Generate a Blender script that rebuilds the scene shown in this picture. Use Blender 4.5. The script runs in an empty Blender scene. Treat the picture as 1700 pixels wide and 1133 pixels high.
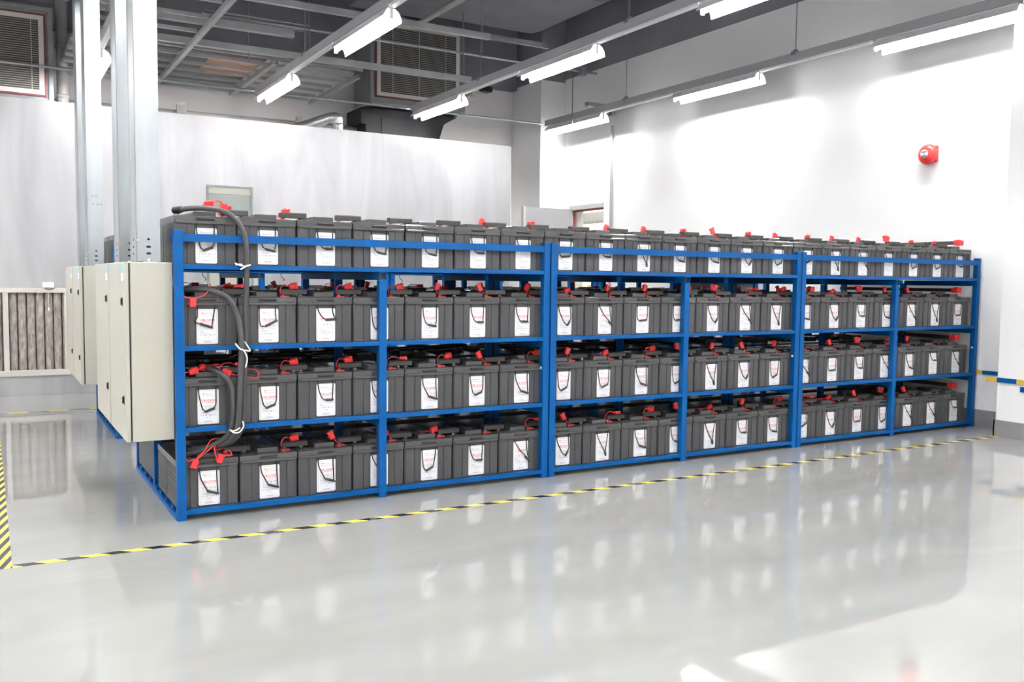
import bpy, bmesh, math, random
from mathutils import Vector, Matrix
random.seed(7)
S = bpy.context.scene
COL = S.collection

# ------------------------------------------------------------------ camera
F_PX, YAW, PIT, ROL = 1490.8, 0.530356, -0.067951, 0.011290
CAM = Vector((-0.73655, -4.26875, 1.12606))
cy, sy, cp, sp, cr, sr = (math.cos(YAW), math.sin(YAW), math.cos(PIT), math.sin(PIT), math.cos(ROL), math.sin(ROL))
fw = Vector((sy*cp, cy*cp, sp)); rt0 = Vector((cy, -sy, 0)); up0 = rt0.cross(fw)
rt = cr*rt0 + sr*up0; up = -sr*rt0 + cr*up0
cd = bpy.data.cameras.new('camera'); cd.sensor_width = 36; cd.lens = 36*F_PX/1700
cd.clip_start = 0.05; cd.clip_end = 100
cam = bpy.data.objects.new('camera', cd); COL.objects.link(cam)
m3 = Matrix((rt, up, -fw)).transposed()
cam.matrix_world = Matrix.Translation(CAM) @ m3.to_4x4()
S.camera = cam

# ------------------------------------------------------------------ world, light levels, exposure
W = bpy.data.worlds.new('world'); S.world = W; W.use_nodes = True
W.node_tree.nodes['Background'].inputs[0].default_value = (0.9, 0.95, 1, 1)
W.node_tree.nodes['Background'].inputs[1].default_value = 0.15
TUBE_STRENGTH = 62.0
S.view_settings.view_transform = 'Standard'; S.view_settings.look = 'None'
S.view_settings.gamma = 1; S.view_settings.use_curve_mapping = False
S.view_settings.exposure = 1.75

# ------------------------------------------------------------------ materials
def mat(name, col, rough=0.5, metal=0.0, spec=0.5, emit=0, coat=0):
    m = bpy.data.materials.new(name); m.use_nodes = True
    b = m.node_tree.nodes['Principled BSDF']
    b.inputs['Base Color'].default_value = (*col, 1); b.inputs['Roughness'].default_value = rough
    b.inputs['Metallic'].default_value = metal; b.inputs['Specular IOR Level'].default_value = spec
    b.inputs['Coat Weight'].default_value = coat
    if emit:
        b.inputs['Emission Color'].default_value = (*col, 1); b.inputs['Emission Strength'].default_value = emit
    return m
def noisy(m, scale=(4, 4, 4), amt=0.1, rough_amt=0.0, bump=0.0, detail=4, dist=0.0):
    nt = m.node_tree; b = nt.nodes['Principled BSDF']
    tc = nt.nodes.new('ShaderNodeTexCoord'); mp = nt.nodes.new('ShaderNodeMapping')
    mp.inputs['Scale'].default_value = scale
    nz = nt.nodes.new('ShaderNodeTexNoise'); nz.inputs['Detail'].default_value = detail
    nz.inputs['Scale'].default_value = 1; nz.inputs['Distortion'].default_value = dist
    nt.links.new(tc.outputs['Object'], mp.inputs[0]); nt.links.new(mp.outputs[0], nz.inputs['Vector'])
    c = b.inputs['Base Color'].default_value[:3]
    mr = nt.nodes.new('ShaderNodeMix'); mr.data_type = 'RGBA'
    mr.inputs['A'].default_value = (*[max(0, x*(1-amt)) for x in c], 1)
    mr.inputs['B'].default_value = (*[min(1, x*(1+amt)) for x in c], 1)
    rmp = nt.nodes.new('ShaderNodeMapRange')
    rmp.inputs['From Min'].default_value = 0.3; rmp.inputs['From Max'].default_value = 0.7
    nt.links.new(nz.outputs['Fac'], rmp.inputs[0]); nt.links.new(rmp.outputs[0], mr.inputs['Factor'])
    nt.links.new(mr.outputs['Result'], b.inputs['Base Color'])
    if rough_amt:
        r = b.inputs['Roughness'].default_value
        r2 = nt.nodes.new('ShaderNodeMapRange'); r2.inputs['To Min'].default_value = max(0.02, r-rough_amt); r2.inputs['To Max'].default_value = r+rough_amt
        nt.links.new(nz.outputs['Fac'], r2.inputs[0]); nt.links.new(r2.outputs[0], b.inputs['Roughness'])
    if bump:
        bp = nt.nodes.new('ShaderNodeBump'); bp.inputs['Strength'].default_value = bump; bp.inputs['Distance'].default_value = 0.01
        nt.links.new(nz.outputs['Fac'], bp.inputs['Height']); nt.links.new(bp.outputs[0], b.inputs['Normal'])
    return m
M = {}
M['floor'] = noisy(mat('grey_epoxy', (0.292, 0.296, 0.286), 0.035, spec=0.5), (1.1, 2.6, 1), 0.07, 0.02, 0.02, 8, 0.8)
M['wall'] = noisy(mat('white_paint', (0.88, 0.88, 0.88), 0.7, spec=0.2), (1.5, 1.5, 1.5), 0.02)
M['backwall'] = noisy(mat('offwhite_plaster', (0.84, 0.815, 0.81), 0.8, spec=0.2), (2, 2, 2), 0.04)
M['skirt'] = noisy(mat('grey_skirting_paint', (0.24, 0.24, 0.25), 0.5), (6, 6, 6), 0.08)
M['dark'] = noisy(mat('dark_ceiling_paint', (0.235, 0.23, 0.26), 0.8, spec=0.2), (1.2, 1.2, 1.2), 0.12)
M['duct'] = noisy(mat('dark_duct_wrap', (0.15, 0.15, 0.17), 0.65, spec=0.3), (3, 3, 3), 0.1, bump=0.1)
M['black_duct'] = noisy(mat('black_insulation', (0.020, 0.020, 0.023), 0.75, spec=0.3), (4, 4, 4), 0.2)
M['partition'] = noisy(mat('brushed_aluminium_panel', (0.44, 0.44, 0.455), 0.42, 0.40), (2.6, 2.6, 0.5), 0.17, 0.09, 0.02, 5, 1.0)
M['blue'] = noisy(mat('blue_enamel', (0.0, 0.074, 0.258), 0.42, spec=0.18), (9, 9, 9), 0.06)
M['case'] = mat('grey_abs_plastic', (0.062, 0.062, 0.0645), 0.38, spec=0.4)
M['lid'] = mat('grey_abs_lid', (0.074, 0.074, 0.076), 0.12, spec=0.5)
M['black'] = mat('black_plastic', (0.018, 0.017, 0.017), 0.4)
M['cover'] = mat('black_brown_cover', (0.040, 0.038, 0.035), 0.5)
M['rope'] = mat('black_rope', (0.012, 0.012, 0.013), 0.6)
M['white'] = mat('white_paper', (0.85, 0.85, 0.86), 0.35)
M['red_ink'] = mat('red_ink', (0.72, 0.08, 0.09), 0.5)
M['grey_ink'] = mat('grey_ink', (0.42, 0.42, 0.44), 0.5)
M['dark_ink'] = mat('dark_ink', (0.12, 0.12, 0.13), 0.5)
M['red'] = mat('red_plastic', (0.78, 0.035, 0.035), 0.4)
M['dark_red'] = mat('dark_red_terminal', (0.45, 0.03, 0.03), 0.5)
M['lead'] = mat('lead_terminal', (0.55, 0.52, 0.5), 0.35, 0.7)
M['cable'] = mat('black_rubber', (0.045, 0.045, 0.048), 0.5)
M['maroon'] = mat('maroon_cable', (0.06, 0.022, 0.02), 0.5)
M['tie'] = mat('white_cord', (0.75, 0.75, 0.70), 0.6)
M['cream'] = noisy(mat('cream_enamel', (0.455, 0.448, 0.385), 0.35, spec=0.4), (3, 3, 3), 0.02)
M['galv'] = noisy(mat('galvanised_steel', (0.43, 0.465, 0.485), 0.38, 0.75), (14, 14, 3), 0.08, 0.08)
M['galvdark'] = noisy(mat('dull_galvanised', (0.25, 0.265, 0.275), 0.5, 0.5), (10, 10, 10), 0.10)
M['keel'] = noisy(mat('steel_stud', (0.42, 0.43, 0.43), 0.45, 0.5), (6, 6, 6), 0.1)
M['rail'] = mat('grey_lamp_rail', (0.40, 0.40, 0.42), 0.5)
M['strip'] = mat('white_lamp_strip', (0.75, 0.75, 0.76), 0.45)
M['hood'] = mat('white_hood', (0.86, 0.86, 0.87), 0.4)
M['tube'] = mat('fluorescent_tube', (1.0, 0.985, 0.97), 0.4, emit=TUBE_STRENGTH)
M['frame'] = mat('cream_frame', (0.62, 0.585, 0.54), 0.5)
M['gasket'] = mat('maroon_gasket', (0.16, 0.03, 0.035), 0.6)
M['slat'] = mat('grille_slat', (0.40, 0.38, 0.34), 0.5)
M['hollow_shade'] = mat('hollow_shade_black', (0.02, 0.02, 0.02), 0.9)  # near-black colour that stands for the shade in hollows
M['grille_dark'] = mat('grille_shade', (0.06, 0.058, 0.056), 0.9)  # dark backing colour for the shade behind the louvre slats
M['filter'] = noisy(mat('dusty_filter_cloth', (0.37, 0.335, 0.305), 0.95, spec=0.1), (40, 40, 14), 0.35, bump=0.4)
M['silver'] = noisy(mat('silver_foil', (0.8, 0.8, 0.8), 0.28, 0.9), (30, 30, 30), 0.1, bump=0.5)
M['pipe'] = noisy(mat('grey_pvc', (0.36, 0.35, 0.34), 0.6), (5, 5, 5), 0.08)
M['sheet'] = mat('grey_board', (0.20, 0.20, 0.205), 0.7)
M['ply'] = noisy(mat('peach_board', (0.60, 0.36, 0.26), 0.7), (3, 14, 3), 0.12)
M['yellow'] = mat('yellow_paint', (0.62, 0.42, 0.06), 0.5)
M['glass'] = mat('green_grey_glass', (0.30, 0.34, 0.32), 0.08, spec=0.6)
M['cyan'] = mat('pale_blue_sticker', (0.22, 0.62, 0.80), 0.5)
M['doorgrey'] = mat('grey_door', (0.30, 0.30, 0.315), 0.45)
M['reveal'] = mat('grey_frame', (0.42, 0.43, 0.43), 0.5)
M['doorframe'] = mat('red_brown_frame', (0.33, 0.06, 0.06), 0.5)
M['corr_wall'] = mat('corridor_cream', (0.86, 0.85, 0.76), 0.6)

def hazard(name, period, slope, axis, phase=0):
    m = mat(name, (1, 1, 1), 0.12); nt = m.node_tree; b = nt.nodes['Principled BSDF']
    g = nt.nodes.new('ShaderNodeTexCoord'); s = nt.nodes.new('ShaderNodeSeparateXYZ')
    nt.links.new(g.outputs['Object'], s.inputs[0])
    a, o = ('X', 'Y') if axis == 'x' else ('Y', 'X')
    mu = nt.nodes.new('ShaderNodeMath'); mu.operation = 'MULTIPLY'; mu.inputs[1].default_value = slope
    nt.links.new(s.outputs[o], mu.inputs[0])
    ad = nt.nodes.new('ShaderNodeMath'); ad.operation = 'ADD'
    nt.links.new(s.outputs[a], ad.inputs[0]); nt.links.new(mu.outputs[0], ad.inputs[1])
    dv = nt.nodes.new('ShaderNodeMath'); dv.operation = 'DIVIDE'; dv.inputs[1].default_value = period
    nt.links.new(ad.outputs[0], dv.inputs[0])
    ph = nt.nodes.new('ShaderNodeMath'); ph.inputs[1].default_value = phase/period+100; nt.links.new(dv.outputs[0], ph.inputs[0])
    fr = nt.nodes.new('ShaderNodeMath'); fr.operation = 'FRACT'; nt.links.new(ph.outputs[0], fr.inputs[0])
    gt = nt.nodes.new('ShaderNodeMath'); gt.operation = 'GREATER_THAN'; gt.inputs[1].default_value = 0.5
    nt.links.new(fr.outputs[0], gt.inputs[0])
    mx = nt.nodes.new('ShaderNodeMix'); mx.data_type = 'RGBA'
    mx.inputs['A'].default_value = (0.82, 0.66, 0.11, 1); mx.inputs['B'].default_value = (0.02, 0.02, 0.022, 1)
    nt.links.new(gt.outputs[0], mx.inputs['Factor']); nt.links.new(mx.outputs['Result'], b.inputs['Base Color'])
    return m

# ------------------------------------------------------------------ mesh helpers
class MB:
    """collects shapes for ONE mesh"""
    def __init__(s): s.v = []; s.f = []; s.mi = []; s.sm = []; s.mats = []
    def _m(s, m):
        if m not in s.mats: s.mats.append(m)
        return s.mats.index(m)
    def poly(s, vs, fs, m, smooth=False):
        o = len(s.v); i = s._m(m); s.v += [tuple(v) for v in vs]
        for f in fs: s.f.append([o+k for k in f]); s.mi.append(i); s.sm.append(smooth)
        return s
    def box(s, x0, x1, y0, y1, z0, z1, m):
        vs = [(x, y, z) for x in (x0, x1) for y in (y0, y1) for z in (z0, z1)]
        return s.poly(vs, [(0, 1, 3, 2), (4, 6, 7, 5), (0, 4, 5, 1), (2, 3, 7, 6), (0, 2, 6, 4), (1, 5, 7, 3)], m)
    def prism(s, prof, axis, a, b, m, closed=True, smooth=False):
        """extrude a 2D profile along an axis. axis x: prof=(y,z); y: (x,z); z: (x,y)"""
        def P(p, t): return (t, p[0], p[1]) if axis == 'x' else ((p[0], t, p[1]) if axis == 'y' else (p[0], p[1], t))
        n = len(prof); vs = [P(p, a) for p in prof] + [P(p, b) for p in prof]
        fs = [(k, (k+1) % n, n+(k+1) % n, n+k) for k in range(n if closed else n-1)]
        if closed: fs += [tuple(range(n))[::-1], tuple(range(n, 2*n))]
        return s.poly(vs, fs, m, smooth)
    def tube(s, pts, r, m, n=8, caps=True, smooth_path=0):
        pts = [Vector(p) for p in pts]
        if smooth_path:
            q = []; L = len(pts)
            for i in range(L-1):
                p0, p1, p2, p3 = pts[max(i-1, 0)], pts[i], pts[i+1], pts[min(i+2, L-1)]
                for k in range(smooth_path):
                    t = k/smooth_path
                    q.append(0.5*((2*p1)+(p2-p0)*t+(2*p0-5*p1+4*p2-p3)*t*t+(3*p1-p0-3*p2+p3)*t**3))
            q.append(pts[-1]); pts = q
        L = len(pts); vs = []; fs = []
        d0 = (pts[1]-pts[0]).normalized()
        u = d0.orthogonal().normalized()
        for i, p in enumerate(pts):
            d = (pts[min(i+1, L-1)]-pts[max(i-1, 0)])
            d = d.normalized() if d.length > 1e-9 else d0
            u = (u-d*u.dot(d)); u = u.normalized() if u.length > 1e-6 else d.orthogonal().normalized()
            w = d.cross(u)
            rr = r[i] if isinstance(r, (list, tuple)) else r
            for k in range(n):
                a = 2*math.pi*k/n; vs.append(p+rr*(math.cos(a)*u+math.sin(a)*w))
        for i in range(L-1):
            for k in range(n):
                fs.append((i*n+k, i*n+(k+1) % n, (i+1)*n+(k+1) % n, (i+1)*n+k))
        s.poly(vs, fs, m, True)
        if caps: s.poly(vs[:n], [tuple(range(n))[::-1]], m); s.poly(vs[-n:], [tuple(range(n))], m)
        return s
    def lathe(s, prof, c, axis, m, n=24):
        """prof = (radius, height) about an axis through c"""
        vs = []; fs = []; c = Vector(c)
        ax = {'x': Vector((1, 0, 0)), 'y': Vector((0, 1, 0)), 'z': Vector((0, 0, 1)), '-x': Vector((-1, 0, 0))}[axis]
        u = ax.orthogonal().normalized(); w = ax.cross(u)
        for r, h in prof:
            for k in range(n):
                a = 2*math.pi*k/n; vs.append(c+ax*h+r*(math.cos(a)*u+math.sin(a)*w))
        for i in range(len(prof)-1):
            for k in range(n): fs.append((i*n+k, i*n+(k+1) % n, (i+1)*n+(k+1) % n, (i+1)*n+k))
        return s.poly(vs, fs, m, True)
    def mesh(s, name, bevel=0):
        me = bpy.data.meshes.new(name); me.from_pydata(s.v, [], s.f)
        for m in s.mats: me.materials.append(M[m] if isinstance(m, str) else m)
        me.polygons.foreach_set('material_index', s.mi); me.polygons.foreach_set('use_smooth', s.sm)
        bm = bmesh.new(); bm.from_mesh(me)
        bmesh.ops.recalc_face_normals(bm, faces=bm.faces)
        if bevel:
            es = [e for e in bm.edges if len(e.link_faces) == 2 and e.calc_face_angle(0) > 0.9]
            bmesh.ops.bevel(bm, geom=es, offset=bevel, segments=1, affect='EDGES')
        bm.to_mesh(me); bm.free(); me.update()
        return me
    def build(s, name, parent=None, bevel=0):
        return link(name, s.mesh(name, bevel), parent)
def link(name, me, parent=None):
    o = bpy.data.objects.new(name, me); COL.objects.link(o)
    if parent: o.parent = parent
    return o
def tag(o, label=None, cat=None, group=None, kind=None):
    if label: o['label'] = label
    if cat: o['category'] = cat
    if group: o['group'] = group
    if kind: o['kind'] = kind
    return o
def thing(name, label, cat, loc=(0, 0, 0), group=None):
    o = bpy.data.objects.new(name, None); o.empty_display_size = 0.05; COL.objects.link(o); o.location = loc
    return tag(o, label, cat, group)
def copy_tree(o, parent=None):
    c = o.copy(); COL.objects.link(c); c.parent = parent
    for ch in o.children: copy_tree(ch, c)
    return c
def struct(name, mb, parent=None):
    o = mb.build(name, parent)
    if not parent: o['kind'] = 'structure'
    return o
ORD = ['first', 'second', 'third', 'fourth', 'fifth', 'sixth', 'seventh']
BAYN = ['left', 'middle', 'right']
SHELFN = ['bottom', 'second', 'third', 'top']

# ------------------------------------------------------------------ room shell
XW, YB, XL, YF, ZC = 6.075, 6.75, -4.2, -6.8, 4.7
ZD = 3.82                                   # above this the walls are painted dark
struct('floor', MB().box(XL-.2, XW+3.2, YF-.2, YB+.2, -.12, 0, 'floor'))
struct('ceiling', MB().box(XL-.2, XW+.4, YF-.2, YB+.2, ZC, ZC+.15, 'dark'))
w = MB()
DY0, DY1, DZ = 5.08, 5.82, 2.12             # doorway in the right wall
w.box(XW, XW+.2, YF, DY0, 0, ZD, 'wall'); w.box(XW, XW+.2, DY1, YB+.2, 0, ZD, 'wall')
w.box(XW, XW+.2, DY0, DY1, DZ, ZD, 'wall'); w.box(XW, XW+.2, YF, YB+.2, ZD, ZC, 'dark')
struct('wall_right', w)
w = MB(); w.box(5.775, XW-.001, -1.25, -.345, 0, ZC, 'wall'); struct('trim_1', w)      # pilaster in front of the rack end
w = MB(); w.box(5.69, XW-.001, 6.0, YB-.001, 0, 3.78, 'wall'); w.box(5.69, XW-.001, 6.0, YB-.001, 3.78, ZC, 'dark'); struct('trim_2', w)      # corner column
w = MB(); w.box(XL, XW+.2, YB, YB+.2, 0, 3.8, 'backwall'); w.box(XL, XW+.2, YB, YB+.2, 3.8, ZC, 'dark'); struct('wall_back', w)
w = MB(); w.box(XL-.2, XL, YF, YB+.2, 0, ZD, 'wall'); w.box(XL-.2, XL, YF, YB+.2, ZD, ZC, 'dark'); struct('wall_left', w)
w = MB(); w.box(XL-.2, XW+.4, YF-.2, YF, 0, ZD, 'wall'); w.box(XL-.2, XW+.4, YF-.2, YF, ZD, ZC, 'dark'); struct('wall_front', w)
w = MB(); w.box(XW-.012, XW-.0005, -.345, 5.08, 0.0005, .137, 'skirt'); struct('baseboard_right', w)
w = MB(); w.box(5.763, 5.7745, -1.25, -.333, 0.0005, .122, 'skirt'); w.box(5.763, XW-.013, -.3445, -.333, 0.0005, .122, 'skirt'); struct('baseboard_pilaster', w)
# corridor beyond the doorway
w = MB()
w.box(7.75, 7.9, 3.5, 9.6, 0, 3.2, 'corr_wall'); w.box(XW+.2, 7.9, 9.6, 9.75, 0, 3.2, 'corr_wall'); w.box(XW+.2, 7.9, 3.4, 3.5, 0, 3.2, 'corr_wall')
w.box(XW+.2, 7.9, 3.4, 9.75, 3.2, 3.3, 'corr_wall'); w.box(XW+.2, XW+.25, YB+.2, 9.6, 0, 3.2, 'corr_wall'); w.box(XW+.2, 7.9, YB+.2, 9.75, -.12, -.002, 'floor')
struct('wall_corridor', w)
# door in the right wall: frame and leaf swung open into the room
w = MB()
w.box(XW-.012, XW+.19, DY0-.0005, DY1+.03, DZ-.055, DZ+.001, 'reveal'); w.box(XW-.012, XW+.19, DY1-.02, DY1+.03, .001, DZ-.055, 'reveal')
d = struct('door_1', w)
MB().box(XW+.03, XW+.06, DY0, DY1-.02, DZ-.078, DZ-.055, 'doorframe').box(XW+.03, XW+.06, DY1-.043, DY1-.02, .001, DZ-.078, 'doorframe').build('door_seal', d)
lf = MB().box(5.335, 6.06, 5.775, 5.815, .01, 2.075, 'doorgrey').build('door_leaf', d)
MB().box(5.30, 5.335, 5.77, 5.82, .01, 2.08, 'reveal').build('door_edge', lf)
MB().box(5.40, 5.46, 5.74, 5.775, 1.0, 1.02, 'lead').build('door_handle', lf)

# ------------------------------------------------------------------ lamps
LZ = 3.215                                  # top of the lamp rail
ROWX = [5.68, 3.78, 1.91, 0.20, -1.80, -3.7]  # the last two rows are unseen, added for lighting
LY = [5.19, 2.68, 0.16, -2.36, -4.88]
ROWN = ['above the right wall side of the racks', 'second from the right wall', 'third from the right wall', 'behind the steel risers', 'added over the left aisle', 'added by the left wall']
hood_p = [(-.062, -.142), (-.030, -.090), (.030, -.090), (.060, -.110), (.080, -.145), (.088, -.182), (.085, -.184), (.076, -.146), (.057, -.113), (.028, -.093), (-.028, -.093), (-.059, -.145)]
hood_me = MB().prism(hood_p, 'y', -.61, .61, 'hood').mesh('reflector')
tm = MB().tube([(0, -.60, -.140), (0, .60, -.140)], .016, 'tube', 12)
tube_me = tm.mesh('fluorescent_tube')
hold = MB()
for y in (-.617, .603): hold.box(-.014, .014, y, y+.014, -.165, -.090, 'strip')
hold_me = hold.mesh('lamp_holder')
PLACE = ['at the far end', 'second from the far end', 'at mid room', 'nearest the camera end', 'behind the camera']
for i, x in enumerate(ROWX):
    vis = i < 4
    r = thing('lamp_rail', 'long grey lamp rail hanging on rods, %s' % ['closest to right wall', 'second from right wall', 'third from right wall', 'running behind the steel risers', 'added over the left aisle', 'added unseen nearest left wall'][i], 'lamp rail', (x, 0, LZ), 'hanging lamp rails')
    MB().box(-.031, .031, -6.0, 5.84, -.072, 0, 'rail').build('rail', r)
    for k in range(len(LY)-1):
        MB().box(-.024, .024, LY[k+1]+.63, LY[k]-.63, -.088, -.0725, 'strip').build('cover_strip', r)
    for k in range(len(LY)):
        hr = MB().tube([(0, LY[k]-1.05, .012), (0, LY[k]-1.05, (4.019 if i == 1 and k == 0 else ZC)-LZ)], .005, 'galvdark', 6).build('hanger_rod', r)
        MB().box(-.036, .036, LY[k]-1.075, LY[k]-1.025, -.02, .012, 'galvdark').box(-.018, .018, LY[k]-1.065, LY[k]-1.035, .012, .032, 'galvdark').build('hanger_clip', hr)
    for k, y in enumerate(LY):
        L = thing('fluorescent_lamp', 'lit white fluorescent lamp %s of the rail %s' % (['at the far end', 'second from the far end', 'third from the far end', 'fourth from the far end', 'at the near end'][k], ['closest to right wall', 'second from right wall', 'third from right wall', 'behind the steel risers', 'added over the left aisle', 'added unseen nearest left wall'][i]), 'lamp', (x, y, LZ), 'fluorescent lamps')
        link('reflector', hood_me, L); link('fluorescent_tube', tube_me, L); link('lamp_holder', hold_me, L)
        MB().box(-.02, .02, -.59, .59, -.0895, -.0725, 'strip').build('lamp_body', L)
# unseen lamps added to brighten the corridor
for i, y in enumerate((4.5, 6.2, 8.0)):
    L = thing('corridor_fill_lamp', 'unseen lamp added to brighten the corridor beyond the doorway, %s' % ['nearest', 'beside the door', 'farthest'][i], 'lamp', (6.8, y, 3.2), 'added corridor lamps')
    MB().box(-.1, .1, -.6, .6, -.06, -.001, 'strip').build('lamp_body', L)
    MB().tube([(0, -.58, -.08), (0, .58, -.08)], .016, 'tube', 10).build('fluorescent_tube', L)

# ------------------------------------------------------------------ floor tape
o = MB().box(-.672, 5.757, -.386, -.350, .0003, .0012, hazard('hazard_tape_front', .157, 1.12, 'x', .0506)).build('floor_tape')
tag(o, 'thin yellow and black hazard tape along the front of the racks', 'floor tape', 'hazard tapes')
o = MB().box(-.750, -.674, -.386, 4.05, .0003, .0012, hazard('hazard_tape_side', .155, -3.6, 'y', .105)).build('floor_tape')
tag(o, 'wide yellow and black hazard tape at the left edge', 'floor tape', 'hazard tapes')
o = MB().box(-.672, 4.6, 4.02, 4.055, .0003, .0012, hazard('hazard_tape_rear', .3, 1.12, 'x')).build('floor_tape')
tag(o, 'faded hazard tape on the far floor before the metal partition', 'floor tape', 'hazard tapes')

# ------------------------------------------------------------------ racks
BP = 2.02; PW = .04; DEP = 1.31; HT = 1.337
SZ = [.046, .430, .806, 1.180]              # top of each shelf
BH = .021
def rack_bay(k, y0, rear, left_end, right_end):
    where = 'rear rack' if rear else 'front rack'
    R = thing('battery_rack', 'blue steel rack, %s bay of the %s, holding grey batteries' % (BAYN[k], where), 'rack', (k*BP, y0, 0), where+' bays')
    x1 = BP-.008
    mid = (BP-.008)/2
    for px in (0, x1-PW):
        for py in (0, .655, DEP-PW):
            top = HT if py != .655 else 1.135
            MB().box(px, px+PW, py, py+PW, 0, top, 'blue').build('post', R, .002)
    for py in (0, .655, DEP-PW):
        MB().box(mid-PW/2, mid+PW/2, py, py+PW, 0, SZ[3]-BH-.042, 'blue').build('post', R, .002)
    for z in SZ:
        for (ya, s) in ((.003, 1), (DEP-.003, -1)):
            b = MB()
            segs = [(PW, x1-PW)] if z == SZ[3] else [(PW, mid-PW/2), (mid+PW/2, x1-PW)]
            for a, c in segs:
                b.prism([(ya, z), (ya+s*.034, z), (ya+s*.034, z-.004), (ya+s*.004, z-.004), (ya+s*.004, z-BH), (ya, z-BH)], 'x', a, c, 'blue')
            b.build('shelf_beam', R)
        MB().box(PW, x1-PW, .64-.03, .64-.001, z-.016, z-.001, 'blue').box(PW, x1-PW, .697, .727, z-.016, z-.001, 'blue').build('inner_beam', R)
    for zi, z in enumerate(SZ):
        for px, ends in ((0, 1), (mid-PW/2, 0), (x1-PW, 1)):
            ya, yb = (0.0, DEP) if (zi == 3 and not ends) else (PW, DEP-PW)
            t = MB(); zb, zt = (z-BH-.0405, z-BH-.0005)
            if zi == 0: zb, zt = .001, .0245
            th = .004
            if zi == 3 and not ends:            # open square tube; a dark box within stands for its mouth's shade
                zb = SZ[3]-BH-.0415
                t.box(px, px+th, ya, yb, zb, zt, 'blue').box(px+PW-th, px+PW, ya, yb, zb, zt, 'blue')
                t.box(px+th, px+PW-th, ya, yb, zb, zb+th, 'blue').box(px+th, px+PW-th, ya, yb, zt-th, zt, 'blue')
                t.box(px+th, px+PW-th, ya+.012, yb-.012, zb+th, zt-th, 'hollow_shade')
            else:
                for a, c in ((ya, .655), (.655+PW, yb)):
                    t.box(px+.001, px+PW-.001, a, c, zb, zt, 'blue')
            t.build('cross_tube', R)
    MB().box(PW, x1-PW, .004, .010, 1.283, 1.319, 'blue').build('guard_rail', R)
    MB().box(PW, x1-PW, DEP-.010, DEP-.004, 1.283, 1.319, 'blue').build('guard_rail', R)
    for px, on in ((.004, left_end), (x1-.010, right_end)):
        if on:
            for ya, yb in ((PW, .125), (DEP-.125, DEP-PW)): MB().box(px, px+.006, ya, yb, 1.283, 1.319, 'blue').build('guard_stub', R)
    if left_end:
        for py in (.14, .30, .46, .60, .80, .96, 1.12): MB().box(.001, .03, py, py+.035, .0255, .044, 'blue').build('foot_clip', R)
        MB().box(-.004, .0005, .02, DEP-.02, .001, .022, 'blue').build('foot_rail', R)
    b = MB()
    for z in (.63,): b.lathe([(0, .010), (.006, .010), (.009, .004), (.009, 0)], (x1-PW, .02, z), '-x', 'lead', 10)
    b.build('bolt', R)
    return R
Y2 = 2.385
for k in range(3):
    rack_bay(k, 0, False, k == 0, k == 2)
for k in range(3):
    rack_bay(k, Y2, True, k == 0, k == 2).location.x += .02

# ------------------------------------------------------------------ battery parts (local: x 0..BW, y 0 front .. BL back, z 0 up)
BPITCH, BW, BL = .2848, .277, .54
def case_mesh(ribs):
    f = [(0, .006), (.006, 0), (.050, 0), (.051, .003), (.055, .003), (.056, 0), (.086, 0), (.088, .004), (.189, .004), (.191, 0), (.221, 0), (.222, .003), (.226, .003), (.227, 0), (.271, 0), (BW, .006)]
    prof = [(x, y) for x, y in f] + [(x, BL-y) for x, y in reversed(f)]
    b = MB().prism(prof, 'z', .0, .192, 'case')
    if ribs:
        for i in range(8):
            for a, c in ((.02, .26), (.28, .52)):
                b.box(-.0015, 0.0005, a, c, .012+i*.022, .029+i*.022, 'case')
    return b.mesh('case')
CASE, CASE_R = case_mesh(False), case_mesh(True)
def lid_mesh():
    b = MB()
    b.box(-.001, BW+.001, -.0015, BL+.0015, .190, .2225, 'lid')
    for ya, yb in ((-.008, -.0015), (BL+.0015, BL+.008)):
        b.prism([(.006, ya), (.010, ya), (BW-.010, ya), (BW-.006, ya), (BW-.004, yb), (.004, yb)], 'z', .186, .199, 'lid')
    b.box(.004, .0935, .012, .055, .2225, .2262, 'lid'); 
    return b.mesh('lid', .0018)
LID = lid_mesh()
VENT = MB().box(.095, .196, .045, .30, .2225, .246, 'lid').box(.13, .165, .09, .22, .246, .2475, 'case').mesh('vent_block', .002)
SLOT = MB().box(.097, .181, -.0045, -.0012, .2035, .2135, 'black').tube([(.101, -.006, .2095), (.178, -.006, .2095)], .0045, 'black', 8).mesh('lid_handle')
def term(m): 
    return MB().box(-.022, .022, -.022, .022, .2225, .2275, m).lathe([(.009, .2275), (.009, .236), (0.0001, .236)], (0, 0, 0), 'z', 'lead', 10).mesh('terminal')
TERM_P, TERM_N = term('dark_red'), term('black')
def text_poly(mb, txt, x0, x1, zc, h, m, y):
    cu = bpy.data.curves.new('t', 'FONT'); cu.body = txt; cu.size = 1; cu.resolution_u = 2; cu.offset = 0.018
    ob = bpy.data.objects.new('t', cu); COL.objects.link(ob)
    bpy.context.view_layer.update()
    me = ob.to_mesh()
    xs = [v.co.x for v in me.vertices]; ys = [v.co.y for v in me.vertices]
    a, b, c, d = min(xs), max(xs), min(ys), max(ys)
    vs = [(x0+(v.co.x-a)/(b-a)*(x1-x0), y, zc-h/2+(v.co.y-c)/(d-c)*h) for v in me.vertices]
    fs = [list(p.vertices) for p in me.polygons]
    mb.poly(vs, fs, m)
    ob.to_mesh_clear(); bpy.data.objects.remove(ob); bpy.data.curves.remove(cu)
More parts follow.
